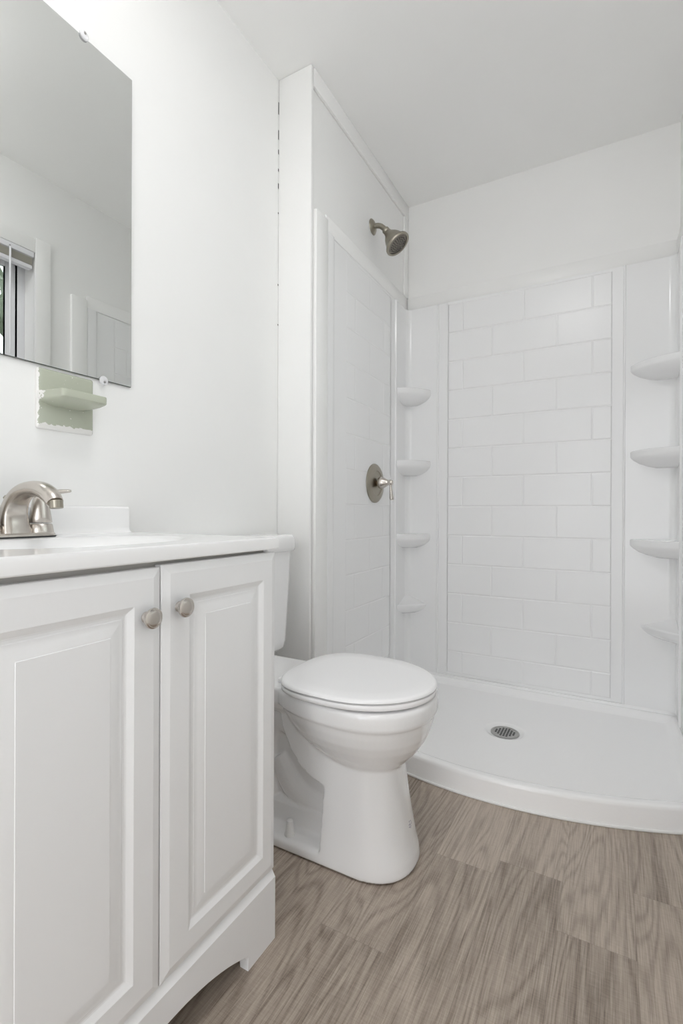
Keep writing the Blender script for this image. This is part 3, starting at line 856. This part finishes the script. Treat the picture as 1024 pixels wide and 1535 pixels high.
# ------------------------------------------------------------------ faucet
FX, FY, FZ = -1.046, 0.537, CZ1 + 0.0005
fa = thing('faucet', 'brushed nickel two-handle faucet with arched spout on the sink top', 'faucet', (FX, FY, FZ))
MB().loft([rrect(FX - 0.031, FX + 0.031, FY - 0.079, FY + 0.079, FZ + z, 0.03) for z in (0, 0.0025)]).build('gasket', M['gasket'], fa)
MB().loft([rrect(FX - 0.030 + d, FX + 0.030 - d, FY - 0.078 + d, FY + 0.078 - d, FZ + z, 0.029 - d) for z, d in ((0.0025, 0), (0.006, 0.0005), (0.009, 0.003))]).build('base_plate', M['nickel'], fa)
spt = MB()
path = [(-1.044, FZ + 0.004), (-1.049, 0.875), (-1.047, 0.899), (-1.034, 0.921), (-1.008, 0.9375), (-0.974, 0.9425), (-0.944, 0.9375), (-0.921, 0.9265), (-0.908, 0.9145)]
hwid = [0.0290, 0.0262, 0.0236, 0.0212, 0.0192, 0.0178, 0.0172, 0.0166, 0.0150]
thk = [0.0210, 0.0180, 0.0158, 0.0148, 0.0142, 0.0142, 0.0146, 0.0146, 0.0125]
exs = [3.6, 3.4, 3.2, 3.0, 2.7, 2.5, 2.3, 2.2, 2.1]
def cr(L, t):
    i = min(int(t), len(L) - 2); u = t - i
    p0, p1, p2, p3 = L[max(i - 1, 0)], L[i], L[i + 1], L[min(i + 2, len(L) - 1)]
    return 0.5 * (2 * p1 + (p2 - p0) * u + (2 * p0 - 5 * p1 + 4 * p2 - p3) * u * u + (3 * p1 - p0 - 3 * p2 + p3) * u ** 3)
rgs = []
for k in range(49):
    t = k / 48 * (len(path) - 1)
    x, z = cr([p[0] for p in path], t), cr([p[1] for p in path], t)
    x2, z2 = cr([p[0] for p in path], min(t + 0.02, len(path) - 1)), cr([p[1] for p in path], min(t + 0.02, len(path) - 1))
    x1_, z1_ = cr([p[0] for p in path], max(t - 0.02, 0)), cr([p[1] for p in path], max(t - 0.02, 0))
    tn = Vector((x2 - x1_, 0, z2 - z1_)).normalized(); nb_ = Vector((tn.z, 0, -tn.x))
    hw_, th_, e_ = cr(hwid, t), cr(thk, t), cr(exs, t)
    rg_ = []
    for j in range(36):
        an = 2 * PI * j / 36; c_, q_ = math.cos(an), math.sin(an)
        rg_.append(Vector((x, FY, z)) + nb_ * (math.copysign(abs(c_) ** (2 / e_), c_) * th_) + Vector((0, 1, 0)) * (math.copysign(abs(q_) ** (2 / e_), q_) * hw_))
    rgs.append(rg_)
spt.loft(rgs)
sp_o = spt.build('spout', M['nickel'], fa, 50)
MB().lathe([(0.0115, -0.002), (0.0115, 0.012), (0.010, 0.013), (0.001, 0.0125)], (-0.9045, FY, 0.9165), (0.12, 0, -1), 28).build('aerator', M['nickel_dark'], sp_o)
lr = MB().tube([(-1.072, FY, 0.856), (-1.074, FY, 0.924)], 0.0024, 10, (1, 0, 0))
lr.lathe([(0.002, 0), (0.006, 0.001), (0.0065, 0.004), (0.004, 0.008), (0.001, 0.009)], (-1.074, FY, 0.922), (0, 0, 1), 16)
lr.build('lift_rod', M['nickel_dark'], fa)
for s_ in (-1, 1):
    yc = FY + s_ * 0.0508; xc = FX
    h_ = MB().lathe([(0.0255, 0.006), (0.0250, 0.010), (0.0225, 0.0245), (0.0205, 0.0265)], (xc, yc, FZ), (0, 0, 1), 32).build('handle_base', M['nickel'], fa)
    hb = MB().lathe([(0.0205, 0.0285), (0.0218, 0.030), (0.0205, 0.040), (0.0170, 0.062), (0.0140, 0.078), (0.0115, 0.086), (0.006, 0.090), (0.001, 0.091)], (xc, yc, FZ), (0, 0, 1), 32)
    d = Vector((0.62, s_ * 0.80, 0)).normalized()
    up = Vector((0, 0, 1))
    c0 = Vector((xc, yc, FZ + 0.084))
    hb.tube([c0 - d * 0.010, c0 + d * 0.012 + up * 0.005, c0 + d * 0.032 + up * 0.0095, c0 + d * 0.052 + up * 0.0115, c0 + d * 0.057 + up * 0.012], [0.0115, 0.0125, 0.0120, 0.0090, 0.004], 18, tuple(d.cross(up)), 0.42, sub=4)
    hb.build('handle', M['nickel'], fa, 50)

# ------------------------------------------------------------------ mirror and its clips
MY0, MY1, MZ0, MZ1 = 0.235, 0.8505, 1.2215, 2.0235
mi = thing('mirror', 'large frameless wall mirror held by clear plastic clips above the sink', 'mirror', (XL, (MY0 + MY1) / 2, MZ0))
gm = MB(); x0, x1 = XL + 0.0025, XL + 0.0065
gm.add([(x1, MY0 + .0012, MZ0 + .0012), (x1, MY1 - .0012, MZ0 + .0012), (x1, MY1 - .0012, MZ1 - .0012), (x1, MY0 + .0012, MZ1 - .0012)], [(0, 1, 2, 3)], 0)
ra = [(x0, MY0, MZ0), (x0, MY1, MZ0), (x0, MY1, MZ1), (x0, MY0, MZ1)]
rb = [(x1 - 0.001, p[1], p[2]) for p in ra]
rc = [(x1, MY0 + .0012, MZ0 + .0012), (x1, MY1 - .0012, MZ0 + .0012), (x1, MY1 - .0012, MZ1 - .0012), (x1, MY0 + .0012, MZ1 - .0012)]
gm.loft([ra, rb, rc], True, False, True, 1)
gm.build('mirror_glass', [M['mirror'], M['mirror_edge']], mi, 0)
for (y, z, s_) in ((0.716, MZ1, 1), (0.3695, MZ1, 1), (0.770, MZ0, -1), (0.3155, MZ0, -1)):
    cm = MB(); zc = z + s_ * 0.001
    cm.lathe([(0.0100, 0.0069), (0.0112, 0.0076), (0.0112, 0.0100), (0.0095, 0.0117), (0.0055, 0.0125), (0.001, 0.0125)], (XL, y, zc), (1, 0, 0), 24)
    cm.box(XL + 0.0003, XL + 0.0075, y - 0.006, y + 0.006, *sorted((z + s_ * 0.0008, z + s_ * 0.009)), 0.001)
    co = cm.build('clip', M['clip'], mi, 40)
    MB().lathe([(0.0030, 0.0122), (0.0028, 0.0134), (0.001, 0.0138)], (XL, y, zc + s_ * 0.004), (1, 0, 0), 16).build('screw', M['screw'], co)

# ------------------------------------------------------------------ ceramic soap dish set in the wall
sd = thing('soap_dish', 'pale green ceramic soap dish with a curved tray set in the wall under the mirror', 'soap dish', (XL, 0.678, 1.080))
pl = MB()
def prr(d, x): return [(x, a_.x, a_.y) for a_ in [Vector((p.x, p.y)) for p in rrect(0.6115 + d, 0.7445 - d, 1.081 + d, 1.2150 - d, 0, 0.006)]]
pl.loft([prr(0, XL + 0.0005), prr(0, XL + 0.004), prr(0.003, XL + 0.0075), prr(0.006, XL + 0.0085)])
plo = pl.build('back_plate', M['green'], sd, 50)
tr_ = MB()
def tray(dz, s_, drop=0.0):
    y0_, y1_ = 0.6120, 0.7440; f0, f1 = 0.6255, 0.7320; xb = XL + 0.004; xf = -1.0295
    yc = 0.678
    corners = [Vector((xb, y0_)), Vector((xf, f0)), Vector((xf, f1)), Vector((xb, y1_))]
    out = []
    rr = 0.010
    for i in (1, 2):
        p = corners[i]; a_ = (corners[i - 1] - p).normalized() * rr; b_ = (corners[(i + 1) % 4] - p).normalized() * rr
        for k in range(7):
            t = k / 6
            out.append((p + a_) * (1 - t) ** 2 + p * 2 * t * (1 - t) + (p + b_) * t * t)
    pts_ = [corners[0]] + out[:7] + [corners[1].lerp(corners[2], t) for t in (0.3, 0.5, 0.7)] + out[7:] + [corners[3]]
    res = []
    for p in pts_:
        x = xb + (p.x - xb) * s_; y = yc + (p.y - yc) * (0.35 + 0.65 * s_)
        res.append((x, y, 1.155 + dz))
    return res
tr_.loft([tray(-0.0215, 0.12), tray(-0.0200, 0.45), tray(-0.0150, 0.80), tray(-0.0105, 0.95), tray(-0.0080, 0.992), tray(-0.0060, 1.0), tray(0.0050, 1.0), tray(0.0078, 0.988), tray(0.0082, 0.962), tray(0.0060, 0.93), tray(0.001, 0.88)])
tr_.build('tray', M['green'], sd, 32)
